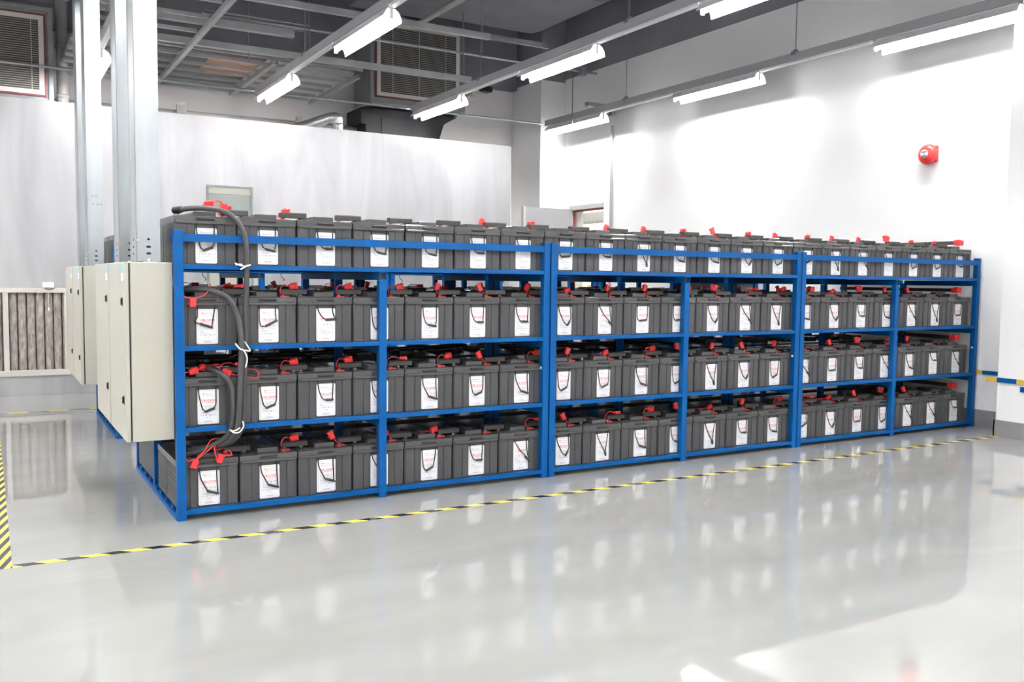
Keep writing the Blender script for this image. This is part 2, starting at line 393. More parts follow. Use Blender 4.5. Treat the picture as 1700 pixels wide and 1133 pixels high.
def sticker_mesh():
    x0, x1, z0, z1 = .0935, .1905, .006, .168; y = .0022; yt = .0019
    c = .005
    b = MB().prism([(x0+c, z0), (x1-c, z0), (x1, z0+c), (x1, z1-c), (x1-c, z1), (x0+c, z1), (x0, z1-c), (x0, z0+c)], 'y', y, .0041, 'white')
    def q(xa, xb, za, zb, m): b.poly([(xa, yt, za), (xb, yt, za), (xb, yt, zb), (xa, yt, zb)], [(0, 1, 2, 3)], m)
    t = .0009; i = .006
    q(x0+i, x1-i, z0+i, z0+i+t, 'grey_ink'); q(x0+i, x1-i, z1-i-t, z1-i, 'grey_ink'); q(x0+i, x0+i+t, z0+i, z1-i, 'grey_ink'); q(x1-i-t, x1-i, z0+i, z1-i, 'grey_ink')
    text_poly(b, 'CBL122350', .112, .175, .1165, .0095, 'red_ink', yt)
    text_poly(b, '12V 350AH/10HR', .118, .170, .107, .0042, 'red_ink', yt)
    b.poly([(.117, yt, .147), (.128, yt, .147), (.128, yt, .1495), (.1195, yt, .1495), (.1195, yt, .153), (.117, yt, .153)], [(0, 1, 2, 3, 4, 5)], 'red_ink')
    for k in range(5): q(.131+k*.0065, .1355+k*.0065, .1478, .1496, 'red_ink' if k < 2 else 'grey_ink')
    for k in range(9): q(.118+k*.006, .122+k*.006, .138, .1402, 'grey_ink')
    for k in range(7): q(.125+k*.005, .1285+k*.005, .094, .0956, 'grey_ink')
    for zz in (.091, .084, .077, .070): q(.106, .178, zz, zz+.0005, 'grey_ink')
    for xx in (.106, .124, .143, .160, .1775): q(xx, xx+.0005, .070, .0915, 'grey_ink')
    for k, (xx, zz) in enumerate([(.128, .0865), (.146, .0865), (.163, .0865), (.109, .0865), (.128, .0795), (.146, .0795), (.109, .0725), (.163, .0725)]): q(xx, xx+.009, zz, zz+.002, 'dark_ink' if k < 3 else 'grey_ink')
    for k in range(3): q(.109, .125+k*.012, .064-k*.0038, .0655-k*.0038, 'grey_ink')
    for k in range(7):
        cx, cz = .110+k*.0108, .048
        pr = [(cx+.0036*math.cos(a*math.pi/3), yt, cz+.0036*math.sin(a*math.pi/3)) for a in range(6)]
        b.poly(pr, [tuple(range(6))], 'dark_ink' if k in (2, 4) else 'grey_ink')
        pr = [(p[0]*.55+cx*.45, yt-.0002, p[2]*.55+cz*.45) for p in pr]
        b.poly(pr, [tuple(range(6))], 'white')
    for cx in (.137, .148): b.poly([(cx-.003, yt, .038), (cx+.003, yt, .038), (cx, yt, .032)], [(0, 1, 2)], 'grey_ink')
    for k in range(8): q(.124+k*.0045, .1272+k*.0045, .019, .0207, 'dark_ink')
    for k in range(6): q(.126+k*.0055, .1298+k*.0055, .0152, .0166, 'red_ink')
    return b.mesh('sticker')
STICK = sticker_mesh()
# ways the carrying cords hang: left cord points, grip ends, right cord points (x, z in battery space)
ROPES = [
    ([(.101, .150), (.108, .115), (.117, .080)], (.131, .066), (.169, .079), [(.181, .100), (.182, .150)]),
    ([(.104, .140), (.122, .100)], (.137, .073), (.184, .058), [(.183, .110), (.181, .150)]),
    ([(.099, .150), (.100, .110), (.108, .085)], (.130, .086), (.182, .110), [(.180, .140), (.179, .155)]),
    ([(.106, .155), (.125, .125)], (.146, .112), (.196, .114), [(.188, .130), (.181, .155)]),
    ([(.104, .150), (.112, .120), (.125, .095)], (.142, .088), (.176, .087), [(.180, .120), (.182, .155)]),
    ([(.100, .160), (.098, .130), (.086, .110)], (.112, .100), (.164, .083), [(.172, .120), (.178, .160)]),
    ([(.098, .150), (.099, .110), (.106, .088)], (.118, .081), (.168, .085), [(.180, .105), (.181, .150)]),
    ([(.103, .150), (.118, .115), (.140, .078)], (.160, .062), (.176, .082), [(.188, .110), (.184, .150)]),
    ([(.102, .150), (.108, .115), (.120, .088)], (.134, .078), (.175, .070), [(.182, .100), (.182, .150)]),
    ([(.108, .160), (.140, .115), (.168, .090)], (.170, .080), (.198, .055), [(.190, .095), (.182, .150)]),
    ([(.101, .140), (.104, .110), (.110, .075)], (.124, .060), (.160, .076), [(.172, .095), (.180, .150)]),
    ([(.107, .150), (.128, .110), (.148, .075)], (.160, .060), (.165, .038), [(.170, .080), (.180, .150)]),
]
def rope_mesh(v):
    l, g0, g1, r = v
    g0 = (g0[0]-.002, g0[1]); g1 = (g1[0]-.004, g1[1])
    b = MB()
    P = [(.098, -.001, .188)] + [(x-.002, -.0012, z) for x, z in l] + [(g0[0], -.004, g0[1])]
    Q = [(g1[0], -.004, g1[1])] + [(x-.005, -.0012, z) for x, z in r] + [(.178, -.001, .188)]
    b.tube(P, .0026, 'rope', 6, smooth_path=4); b.tube(Q, .0026, 'rope', 6, smooth_path=4)
    g = MB(); d = Vector((g1[0]-g0[0], 0, g1[1]-g0[1])); a = Vector((g0[0], -.0050, g0[1])); e = Vector((g1[0], -.0050, g1[1]))
    n = d.normalized()*.006
    g.tube([a-n, a, e, e+n], [.0032, .0060, .0060, .0032], 'cover', 8)
    return b.mesh('rope_handle'), g.mesh('grip')
ROPE = [rope_mesh(v) for v in ROPES]
def battery(loc, rot, variant, ribs=False, terms=True, label='', group='', front_parts=True, vent=True):
    T = thing('battery', label, 'battery', loc, group)
    T.rotation_euler = (0, 0, rot)
    link('case', CASE_R if ribs else CASE, T); link('lid', LID, T); link('vent_block', VENT, T)
    if terms:
        for m, x in ((TERM_N, .038), (TERM_P, .239)):
            t = link('terminal', m, T); t.location = (x, .085, 0)
    if front_parts:
        link('lid_handle', SLOT, T); link('sticker', STICK, T)
        r = link('rope_handle', ROPE[variant][0], T); link('grip', ROPE[variant][1], r)
    return T
V_BY_SHELF = {
 0: [1, 1, 1, 11, 10, 4, 9, 7, 11, 1, 8, 11, 4, 8, 2, 7, 6, 10, 9, 9, 3],
 1: [0, 0, 4, 8, 1, 0, 1, 10, 0, 1, 10, 11, 7, 10, 9, 6, 4, 9, 1, 3, 9],
 2: [5, 2, 3, 10, 8, 4, 4, 7, 9, 6, 6, 7, 9, 11, 8, 7, 4, 8, 9, 11, 6],
 3: [0, 8, 4, 8, 8, 4, 3, 6, 4, 11, 8, 8, 7, 0, 2, 11, 9, 3, 0, 0, 4]}
def bx(i): return .008+BPITCH*i
def pos_words(i): return '%s from left, %s bay' % (ORD[i % 7], BAYN[i//7])
FY = .0425
for s in range(4):
    for i in range(21):
        battery((bx(i), FY, SZ[s]+.0008), 0, V_BY_SHELF[s][i], i == 0, True,
                'grey battery, %s, %s shelf of the front rack' % (pos_words(i), SHELFN[s]), '%s shelf batteries, front rack' % SHELFN[s])
for s in range(4):
    for i in range(21):
        battery((bx(i)+BW, DEP-FY, SZ[s]+.0008), math.pi, (i*5+s) % 12, i == 0, True,
                'grey back-row battery of front rack, behind %s, %s shelf' % (pos_words(i), SHELFN[s]), '%s shelf back row batteries, front rack' % SHELFN[s], front_parts=False)
for s in range(4):
    for i in range(21):
        battery((bx(i)+.02, Y2+FY, SZ[s]+.0008), 0, (i*7+s*3) % 12, i == 0, True,
                'grey battery, %s, %s shelf of the rear rack' % (pos_words(i), SHELFN[s]), '%s shelf batteries, rear rack' % SHELFN[s])
for s in (2, 3):
    for i in range(21):
        battery((bx(i)+.02+BW, Y2+DEP-FY, SZ[s]+.0008), math.pi, 0, i == 0, True,
                'grey back-row battery of rear rack, behind %s, %s shelf' % (pos_words(i), SHELFN[s]), '%s shelf back row batteries, rear rack' % SHELFN[s], front_parts=False)

# ------------------------------------------------------------------ links between neighbouring batteries
COVER = MB().prism([(-.021, .2365), (.021, .2365), (.021, .258), (.017, .262), (-.017, .262), (-.021, .258)], 'x', -.058, .070, 'cover').mesh('cover', .001)
CBOLT = MB()
for x in (-.045, .045): CBOLT.lathe([(.0075, .2275), (.0075, .2365)], (x, 0, 0), 'z', 'lead', 8)
CBOLT = CBOLT.mesh('bolts')
def joint_words(i):
    if i % 7 == 6: return 'from %s bay across to %s bay' % (BAYN[i//7], BAYN[i//7+1])
    return 'joining %s and %s batteries, %s bay' % (ORD[i % 7], ORD[i % 7+1], BAYN[i//7])
def connector(x, y, z, label, group, tilt=0):
    T = thing('battery_link', label, 'battery link', (x, y, z), group)
    c = link('cover', COVER, T); c.rotation_euler = (0, 0, tilt); link('bolts', CBOLT, T)
for rear in (0, 1):
    for row in (0, 1):
        if rear and row: continue
        for s in range(4):
            for i in range(20):
                x = bx(i)+BW+.004 + (.02 if rear else 0)
                y = (FY+.085) if not row else (DEP-FY-.085)
                rk = 'rear rack' if rear else 'front rack'
                connector(x, y+(Y2 if rear else 0), SZ[s]+.0008, 'black link %s, %s%s shelf, %s' % (joint_words(i), 'back row, ' if row else '', SHELFN[s], rk), 'battery links, %s shelf, %s%s' % (SHELFN[s], rk, ' back row' if row else ''), random.uniform(-.03, .03))

# ------------------------------------------------------------------ red fuse holders with leads
def fuse_body(mb, c, ax, nrm):
    """flat blade-fuse holder centred at c, long side along ax, thin along nrm"""
    c = Vector(c); ax = Vector(ax).normalized(); nrm = Vector(nrm); nrm = (nrm-ax*nrm.dot(ax)).normalized(); w = ax.cross(nrm)
    def bx_(l0, l1, w_, t): 
        vs = [c+ax*a+w*b+nrm*d for a in (l0, l1) for b in (-w_, w_) for d in (-t, t)]
        mb.poly(vs, [(0, 1, 3, 2), (4, 6, 7, 5), (0, 4, 5, 1), (2, 3, 7, 6), (0, 2, 6, 4), (1, 5, 7, 3)], 'red')
    bx_(-.020, .008, .0125, .007); bx_(.009, .021, .0145, .0085)
    ring = [c-ax*.004+w*(.0125+.007*math.sin(t*math.pi/4))+ax*(.007*math.cos(t*math.pi/4)) for t in range(5)]
    mb.tube(ring, .0016, 'red', 5)
def fuse(loc, body, leads, label, group):
    T = thing('fuse_holder', label, 'fuse holder', loc, group)
    b = MB()
    for c, ax, nrm in body: fuse_body(b, c, ax, nrm)
    b.build('fuse_body', T)
    l = MB()
    for p in leads: l.tube(p, .0024, 'red', 6, smooth_path=4)
    l.build('fuse_lead', T)
    return T
FV = []
def arc(px, pz, c): return [(.239-.262, .085-.115, .232), (px-.02, -.02, .262), (px-.006, -.012, pz+.018), tuple(c)]
# local origin: battery joint above lid, x relative to the joint
FV.append(([((.006, 0, .276), (1, 0, .25), (0, 1, .2))], [[(-.040, -.012, .231), (-.062, -.014, .245), (-.056, -.012, .272), (-.036, -.006, .284), (-.014, 0, .274)]]))
FV.append(([((-.055, .01, .277), (.35, .1, 1), (0, 1, 0))], [[(-.040, -.012, .231), (-.060, -.014, .240), (-.066, -.004, .252), (-.060, .008, .262)]]))
FV.append(([((.020, -.006, .273), (1, .1, -.05), (0, .3, 1))], [[(-.042, -.012, .231), (-.070, -.014, .250), (-.058, -.012, .276), (-.028, -.008, .283), (0, -.006, .274)]]))
FV.append(([((-.080, -.01, .262), (1, .2, .3), (0, 1, .3))], [[(-.040, -.012, .231), (-.052, -.018, .240), (-.064, -.014, .266)], [(-.10, -.012, .258), (-.125, 0, .254), (-.15, .03, .25)]]))
FV.append(([((-.085, .0, .275), (-.5, .1, 1), (0, 1, 0))], [[(-.040, -.012, .231), (-.058, -.016, .238), (-.072, -.006, .255)]]))
FV.append(([((-.066, .015, .285), (-.15, 0, 1), (0, 1, 0)), ((-.036, .015, .280), (.3, 0, 1), (0, 1, 0))], [[(-.040, -.012, .231), (-.055, -.012, .25), (-.06, .012, .268)], [(-.042, -.012, .231), (-.036, .0, .25), (-.042, .012, .264)]]))
FV.append(([((-.02, .034, .268), (1, .1, .1), (0, 1, .2))], [[(-.044, -.012, .231), (-.066, .004, .24), (-.06, .03, .25), (-.04, .034, .265)]]))
FV.append(([((-.060, .03, .262), (.5, .1, 1), (0, 1, 0))], [[(-.042, -.012, .231), (-.060, .0, .236), (-.064, .02, .243)]]))
seq = {0: [3, 0, 4, 3, 3, None, 2, 4, 2, 0, 5, 3, 1, 0, 2, 3, 4, 5, 4, None],
       1: [2, 0, 0, 2, 0, 4, 0, 1, 3, 0, 5, 1, 4, 1, 4, 4, 5, 0, 1, None],
       2: [2, 0, 0, 0, 1, 4, 1, 3, 1, 1, 0, 5, 2, 0, 0, 3, 5, 1, 4, None],
       3: [6, 6, None, None, None, 7, 6, None, 7, 7, 6, 4, 6, 7, 6, 7, 7, 5, 6, 6]}
for s in range(4):
    for i in range(20):
        v = seq[s][i]
        if v is None: continue
        body, leads = FV[v]
        fuse((bx(i)+BW+.004, FY+.085, SZ[s]+.0008), body, leads, 'red fuse holder on lead above %s battery, %s bay, %s shelf, front rack' % (ORD[i % 7], BAYN[i//7], SHELFN[s]), 'red fuse holders, %s shelf, front rack' % SHELFN[s])
for s in (1, 2, 3):
    for i in range(0, 20):
        if (i*3+s) % 3 == 0: continue
        body, leads = FV[(i+s) % 5]
        fuse((bx(i)+BW+.004, DEP-FY-.085-.02, SZ[s]+.0008), body, leads, 'red fuse holder on back-row battery behind %s, %s bay, %s shelf, front rack' % (ORD[i % 7], BAYN[i//7], SHELFN[s]), 'red fuse holders, %s shelf, back row' % SHELFN[s])
# the special ones round the first column
gz = 'red fuse holders by the power cables'
fuse((0, 0, 0), [((.078, .010, .262), (-.35, 0, -1), (0, 1, .2)), ((.195, .012, .275), (.35, 0, 1), (0, 1, .3))],
     [[(.035, .012, .30), (.05, .010, .275), (.075, .008, .285)], [(.082, .008, .280), (.125, .010, .32), (.155, .03, .36), (.20, .06, .365)], [(.09, .01, .28), (.13, .01, .31), (.165, .02, .335)], [(.185, .012, .256), (.17, .018, .32), (.19, .04, .36)], [(.205, .012, .29), (.245, .006, .285), (.235, .012, .31), (.21, .014, .30)]],
     'pair of red fuse holders hanging over front left battery, bottom shelf of front rack', 'fuse holder')['group'] = gz
fuse((0, 0, 0), [((.080, .008, 1.008), (0, 0, 1), (0, 1, 0))],
     [[(.03, .012, 1.045), (.05, .008, 1.03), (.07, .007, 1.03)], [(.092, .007, 1.028), (.13, .006, 1.04), (.16, .02, 1.075), (.17, .07, 1.09)]],
     'red fuse holder hanging before the left end battery, third shelf of front rack', 'fuse holder')['group'] = gz
fuse((0, 0, 0), [((.09, .07, .685), (1, .1, .25), (0, 1, .4)), ((.14, .10, .696), (1, .1, -.2), (0, 1, .5)), ((.232, .04, .678), (1, 0, -.4), (0, 1, .2))],
     [[(.02, .04, .68), (.05, .06, .68), (.07, .07, .682)], [(.16, .10, .694), (.20, .12, .71), (.235, .14, .695)], [(.11, .07, .69), (.16, .11, .706), (.21, .13, .70)], [(.25, .04, .668), (.29, .03, .66), (.31, .05, .665)], [(.30, .02, .662), (.36, .015, .645), (.38, .02, .66), (.365, .05, .685), (.33, .09, .68)]],
     'three red fuse holders lying on the left end battery, second shelf of front rack', 'fuse holder')['group'] = gz
fuse((0, 0, 0), [((.185, .16, 1.468), (1, .1, .15), (0, 1, .3)), ((.178, .16, 1.452), (1, 0, -.1), (0, 1, .3)), ((.255, .16, 1.452), (.2, 0, 1), (0, 1, 0))],
     [[(.14, .15, 1.44), (.16, .155, 1.455), (.175, .16, 1.462)], [(.205, .16, 1.472), (.23, .165, 1.485), (.25, .17, 1.48), (.255, .175, 1.45)], [(.20, .16, 1.476), (.225, .165, 1.49), (.245, .17, 1.478), (.24, .175, 1.455)]],
     'cluster of red fuse holders on the left end battery, top shelf of front rack', 'fuse holder')['group'] = gz

# ------------------------------------------------------------------ thick power cables at the left end
def cable(pts, r, label, lug=True):
    T = thing('power_cable', label, 'cable', pts[0], 'thick power cables')
    o = Vector(pts[0]); q = [Vector(p)-o for p in pts]
    MB().tube(q, r, 'cable', 12, smooth_path=6).build('sheath', T)
    if lug: 
        d = (q[0]-q[1]).normalized()
        MB().tube([d*-.01, d*.03, d*.034], [.017, .017, .014], 'black', 10).build('lug_boot', T)
    return T
cable([(.045, .11, 1.432), (.09, .06, 1.438), (.15, .02, 1.437), (.22, -.008, 1.424), (.279, -.018, 1.378), (.311, -.02, 1.305), (.318, -.02, 1.20), (.313, -.018, 1.01), (.304, -.018, .73), (.296, -.018, .50), (.288, -.012, .42), (.262, .02, .36), (.20, .06, .325), (.09, .10, .318)], .0125, 'thick black cable from the top shelf, rightmost of the vertical bundle')
cable([(.05, .11, 1.062), (.11, .05, 1.068), (.175, .005, 1.058), (.234, -.018, 1.024), (.272, -.020, .945), (.284, -.040, .82), (.278, -.042, .65), (.270, -.044, .50), (.258, -.035, .41), (.225, .01, .35), (.17, .06, .326), (.08, .14, .305)], .0135, 'thick black cable curving down from the third shelf into the bundle')
cable([(.150, .13, .694), (.168, .06, .692), (.205, -.004, .672), (.240, -.020, .625), (.250, -.022, .55), (.247, -.022, .47), (.232, -.010, .395), (.19, .03, .348), (.12, .06, .312), (.055, .09, .292)], .0135, 'thick black cable curving down from the second shelf, leftmost of the bundle')
def tie(label, polys):
    T = MB()
    for p in polys: T.tube(p, .0035, 'tie', 6, smooth_path=4)
    tag(T.build('cable_tie'), label, 'cable tie', 'white cable ties')
tie('white cord tied round the cable at the top shelf beam', [[(.268, -.002, 1.190), (.29, -.02, 1.178), (.315, -.036, 1.176), (.332, -.03, 1.182)], [(.285, -.034, 1.160), (.305, -.036, 1.172), (.318, -.036, 1.180)], [(.27, -.006, 1.180), (.28, -.01, 1.184), (.30, -.01, 1.184)]])
tie('white cord binding two cables at the third shelf beam', [[(.262, -.02, .815), (.272, -.058, .795), (.292, -.058, .783), (.308, -.05, .745), (.300, -.05, .705)], [(.300, -.036, .825), (.320, -.03, .795), (.325, -.035, .78), (.30, -.036, .785)]])
tie('white loop of cord round the cables at the second shelf beam', [[(.230, -.02, .418), (.245, -.042, .402), (.266, -.062, .405), (.285, -.062, .43), (.282, -.062, .455)], [(.232, -.03, .41), (.25, -.044, .41), (.27, -.062, .425)]])

# ------------------------------------------------------------------ end straps, loose cables and dark strips for shaded gaps between shelves
for s in range(4):
    x, z = bx(20)+.21, SZ[s]
    T = thing('end_strap', 'black strap with red boot, right end of the %s shelf, front rack' % SHELFN[s], 'strap', (x, 0, z), 'end straps')
    MB().box(-.020, .020, .13, 1.22, .265, .292, 'cover').build('strap_cover', T)
    MB().box(-.028, .028, .085, .135, .257, .297, 'red').lathe([(.0001, .04), (.018, .04), (.021, .03), (.021, 0)], (-.002, .11, .262), 'z', 'red', 12).build('red_boot', T)
    MB().tube([(-.0, .11, .237), (0, .11, .257)], .007, 'lead', 8).tube([(.0, 1.19, .237), (0, 1.19, .265)], .007, 'lead', 8).build('terminal_stud', T)
def loose(name, pts, r, m, label, cat='cable', group='loose cables between the shelves', n=8):
    tag(MB().tube(pts, r, m, n, smooth_path=5).build(name), label, cat, group)
zu = SZ[2]-.028
loose('cable_and_gap_shade', [(2.05, .85, zu-.03), (2.25, .80, zu-.05), (2.55, .78, zu-.055), (2.9, .80, zu-.02), (3.05, .82, zu-.035), (3.3, .80, zu-.075), (3.6, .80, zu-.07), (3.95, .85, zu-.03)], .012, 'maroon', 'sagging maroon cable under the third shelf, middle bay of front rack')
loose('cable_and_gap_shade', [(.03, .95, zu-.10), (.5, .94, zu-.105), (1.0, .94, zu-.10), (1.98, .96, zu-.085)], .013, 'black', 'black strip for the shaded gap behind the second shelf batteries, left bay')  # black strip modelled for the shade in the gap between battery rows
loose('cable_and_gap_shade', [(2.05, .94, zu-.09), (3.0, .93, zu-.10), (3.98, .95, zu-.085)], .013, 'black', 'black strip for the shaded gap behind the second shelf batteries, middle bay')  # same gap shade continued as a black strip
for i, x in enumerate((.42, .86, 1.35, 1.72)):  # thin black lines drawn for the shade between back-row batteries
    loose('gap_shade_line', [(x, .62, zu-.07), (x+.03, .9, zu-.11), (x+.06, 1.22, zu-.12)], .006, 'black', 'thin black line for shaded battery gap, second shelf, %s in the left bay' % ORD[i], 'lead', 'thin black gap lines')
tz = SZ[3]-BH-.02
for i, (x, y) in enumerate(((.22, .5), (.31, .52), (.62, .9), (.74, .9), (1.42, .9), (1.50, .95), (2.2, .9), (2.6, .95), (4.6, .3))):
    loose('wire_end', [(x, y, tz+.012), (x+.006, y, tz-.012), (x+.018, y-.01, tz-.024), (x+.012, y-.01, tz-.034)], .0018, 'rope', 'thin dark wire end dangling under the top shelf, %s from the left' % (ORD+['eighth', 'ninth'])[i], 'wire', 'dangling wire ends', 5)
loose('riser_cable', [(.085, .62, SZ[3]-.04), (.087, .63, 1.10), (.087, .63, 1.06)], .012, 'cable', 'short black riser cable seen between top and third shelves, left end')

# ------------------------------------------------------------------ cream switch cabinets and their steel risers
def cabinet(y0, y1, xr, z0, z1, lab, rlab, marks):
    xf = xr-.184
    T = thing('cabinet', lab, 'cabinet', (xr, y0, z0), 'cream wall cabinets'); h = z1-z0; w_ = y1-y0
    MB().box(-.181, -.0015, .004, w_-.004, 0, h, 'cream').build('body', T, .003)
    MB().box(-.1878, -.181, .010, w_-.010, .006, h-.006, 'black').build('door_gasket', T)
    D = MB().box(-.206, -.1878, 0, w_, 0, h, 'cream').build('door', T, .003)
    for z in (.78*h, .23*h):
        MB().box(-.208, -.206, .057, .077, z-.020, z+.020, 'black').tube([(-.210, .067, z-.015), (-.210, .067, z+.015)], .005, 'black', 8).build('latch', D)
    MB().box(-.2066, -.206, .03, .10, h-.048, h-.012, 'cyan').build('blue_sticker', D)['label'] = 'pale blue sticker'
    s = MB().box(-.2066, -.206, .03, .10, h-.085, h-.050, 'white')
    for k in range(3): s.box(-.2068, -.2066, .05+k*.012, .058+k*.012, h-.07, h-.064, 'grey_ink')
    s.build('white_sticker', D)['label'] = 'white sticker'
    MB().box(-.20, -.188, w_-.0005, w_+.006, .7*h, .7*h+.05, 'cream').build('hinge', D)
    # riser
    yt = y0+.06
    R = thing('cable_riser', rlab, 'cable duct', (xr-.143, yt, z1+.0005), 'galvanised cable risers')
    H = 3.23-z1
    b = MB(); b.box(0, .100, 0, .2, .004, H, 'galv')
    for zz, ww in ((.104, .006), (.070, .011), (.040, .011)):
        b.prism([(.050+ww*math.cos(a*math.pi/5), zz+.0055*math.sin(a*math.pi/5)) for a in range(10)], 'y', -.0008, .001, 'hollow_shade')
    for zz, ww in ((.104, .006), (.070, .011), (.040, .011)):
        b.prism([(.10+ww*math.cos(a*math.pi/5), zz+.0055*math.sin(a*math.pi/5)) for a in range(10)], 'x', -.0008, .001, 'hollow_shade')
    b.build('duct', R)
    f = MB()
    f.box(-.002, .012, -.0018, -.0001, 0.004, H, 'galv').box(-.0018, -.0001, -.0018, .02, 0.004, H, 'galv').box(-.0018, -.0001, .185, .2, 0.004, H, 'galv')
    f.build('cover_flange', R)
    if marks == 'pen':                       # handwriting in marker on the front face
        k = MB()
        for cx, cz in ((.036, .475), (.056, .475), (.038, .423), (.066, .423), (.086, .420)):
            for a in range(4):
                hx, hz = ((.007, .0008), (.0008, .007))[a % 2]
                ox, oz = random.uniform(-.005, .005), random.uniform(-.006, .006)
                k.box(cx+ox-hx, cx+ox+hx, -.0006, -.0002, cz+oz-hz, cz+oz+hz, 'dark_ink')
        k.build('handwriting', R)['label'] = 'small dark handwriting'
    if marks:                                # embossed sideways characters
        k = MB(); zz = {'pen': .99, 'emb': .935}[marks]; xx = {'pen': .075, 'emb': .036}[marks]
        for j in range(4):
            zc = zz+j*.026
            for dx_ in (-.011, 0, .011): k.box(xx+dx_-.0012, xx+dx_+.0012, -.0012, -.0001, zc-.009, zc+.009, 'galv')
            k.box(xx-.011, xx+.011, -.0012, -.0001, zc-.0012+(-.008, .0, .008, -.004)[j], zc+.0012+(-.008, .0, .008, -.004)[j], 'galv')
        k.build('embossed_mark', R)
    c = MB().box(-.006, .014, -.007, -.004, .095, .103, 'lead'); c.build('clip', R)
    k = MB().box(.025, .080, -.022, -.0005, 0, .004, 'lead').box(.028, .076, -.004, -.0012, .004, .035, 'galv')
    k.lathe([(.012, .0), (.012, .010), (.0001, .012)], (.05, -.012, .004), 'z', 'lead', 8); k.build('foot_bracket', R)
    return T
cabinet(.035, .605, 0, .377, 1.187, 'nearest cream metal cabinet on the front rack end, beside the blue post', 'galvanised steel cable riser on the nearest cream cabinet', '')
cabinet(.640, 1.235, 0, .377, 1.187, 'second cream metal cabinet on the end of the front rack', 'galvanised steel cable riser on the second cream cabinet', 'emb')
cabinet(Y2+.055, Y2+.625, .018, .377, 1.187, 'third cream metal cabinet, nearer one on the end of the rear rack', 'galvanised steel cable riser on the third cream cabinet', 'pen')
cabinet(Y2+.66, Y2+1.255, .018, .377, 1.187, 'farthest cream metal cabinet, beside the brown filter grille', 'galvanised steel cable riser on the farthest cream cabinet', '')
T = thing('cable_tray', 'galvanised overhead cable duct joining the tops of the steel risers', 'cable duct', (-.155, 0, 3.231))
MB().box(0, .125, -.2, 3.45, 0, .10, 'galvdark').build('duct', T)
for y in (.4, 2.0, 3.3): MB().tube([(.06, y, .1), (.06, y, ZC-3.231)], .005, 'galvdark', 6).build('hanger_rod', T)

# ------------------------------------------------------------------ metal partition with filter panel and inner door
PY, PX1, PZ = 5.15, 4.745, 2.725
w = MB()
for a, b_, za, zb in ((XL, -.645, 0, PZ), (-.645, -.06, 0, .185), (-.645, -.06, 1.003, PZ), (-.06, 1.205, 0, PZ), (1.205, 1.667, 2.05, PZ), (1.667, PX1, 0, PZ)):
    w.box(a, b_, PY, PY+.04, za, zb, 'partition')
for x in (-2.2, -.48, .25, 1.205, 2.15, 3.1, 3.95): w.box(x, x+.003, PY-.0012, PY, 0.003, PZ if x not in (-.48, 1.205) else (.18 if x < 0 else .001), 'partition')
w.box(-.06, 1.2, PY-.0012, PY, 2.045, 2.048, 'partition'); w.box(1.67, PX1, PY-.0012, PY, 2.035, 2.038, 'partition')
struct('wall_partition', w)
d = struct('door_2', MB().box(1.205, 1.225, PY-.01, PY+.03, .001, 2.05, 'galvdark').box(1.647, 1.667, PY-.01, PY+.03, .001, 2.05, 'galvdark').box(1.225, 1.647, PY-.01, PY+.03, 2.035, 2.05, 'galvdark'))
lf = MB().box(1.225, 1.647, PY, PY+.025, .01, 1.16, 'cream').box(1.225, 1.647, PY, PY+.025, 1.965, 2.035, 'cream').build('door_leaf', d)
MB().box(1.225, 1.647, PY+.006, PY+.016, 1.16, 1.965, 'glass').build('door_glass', lf)
F = thing('filter_panel', 'cream framed filter grille of dusty brown bags, low in the metal partition', 'filter grille', (-.36, PY, .185))
fx0, fx1, fz = -.285, .300, .818
b = MB()
b.box(fx0-.30, fx1, -.02, .012, fz-.045, fz, 'frame').box(fx0-.30, fx1, -.02, .012, 0, .055, 'frame').box(fx1-.042, fx1, -.02, .012, .055, fz-.045, 'frame').box(fx0-.30, fx0-.26, -.02, .012, .055, fz-.045, 'frame')
b.build('frame', F, .003)
MB().box(-.245, -.200, -.012, .012, .055, fz-.045, 'frame').build('mullion', F)
for j in range(7):
    cx = -.163+j*.0735
    MB().tube([(cx, .05, .055), (cx, .047, .3), (cx, .045, .55), (cx, .05, fz-.045)], .035, 'filter', 10).build('filter_bag', F)
MB().tube([(-.282, .05, .055), (-.282, .05, fz-.045)], .034, 'filter', 10).build('filter_bag', F)
MB().box(fx0-.30, fx1, .06, .075, .0, fz, 'hollow_shade').build('backing', F)
T = thing('sensor_box', 'small white sensor box above the filter grille, with dangling cord', 'sensor', (-.233, PY-.001, 1.004))
MB().box(-.048, .050, -.03, 0, .002, .052, 'white').build('housing', T, .004)
MB().tube([(-.03, -.022, .0), (-.005, -.026, -.015), (.03, -.026, -.012), (.05, -.022, 0)], .003, 'black', 6, smooth_path=4).tube([(.0, -.024, -.01), (.002, -.024, -.18)], .002, 'tie', 6).tube([(.002, -.024, -.18), (.002, -.024, -.215)], .006, 'white', 8).build('cord', T)

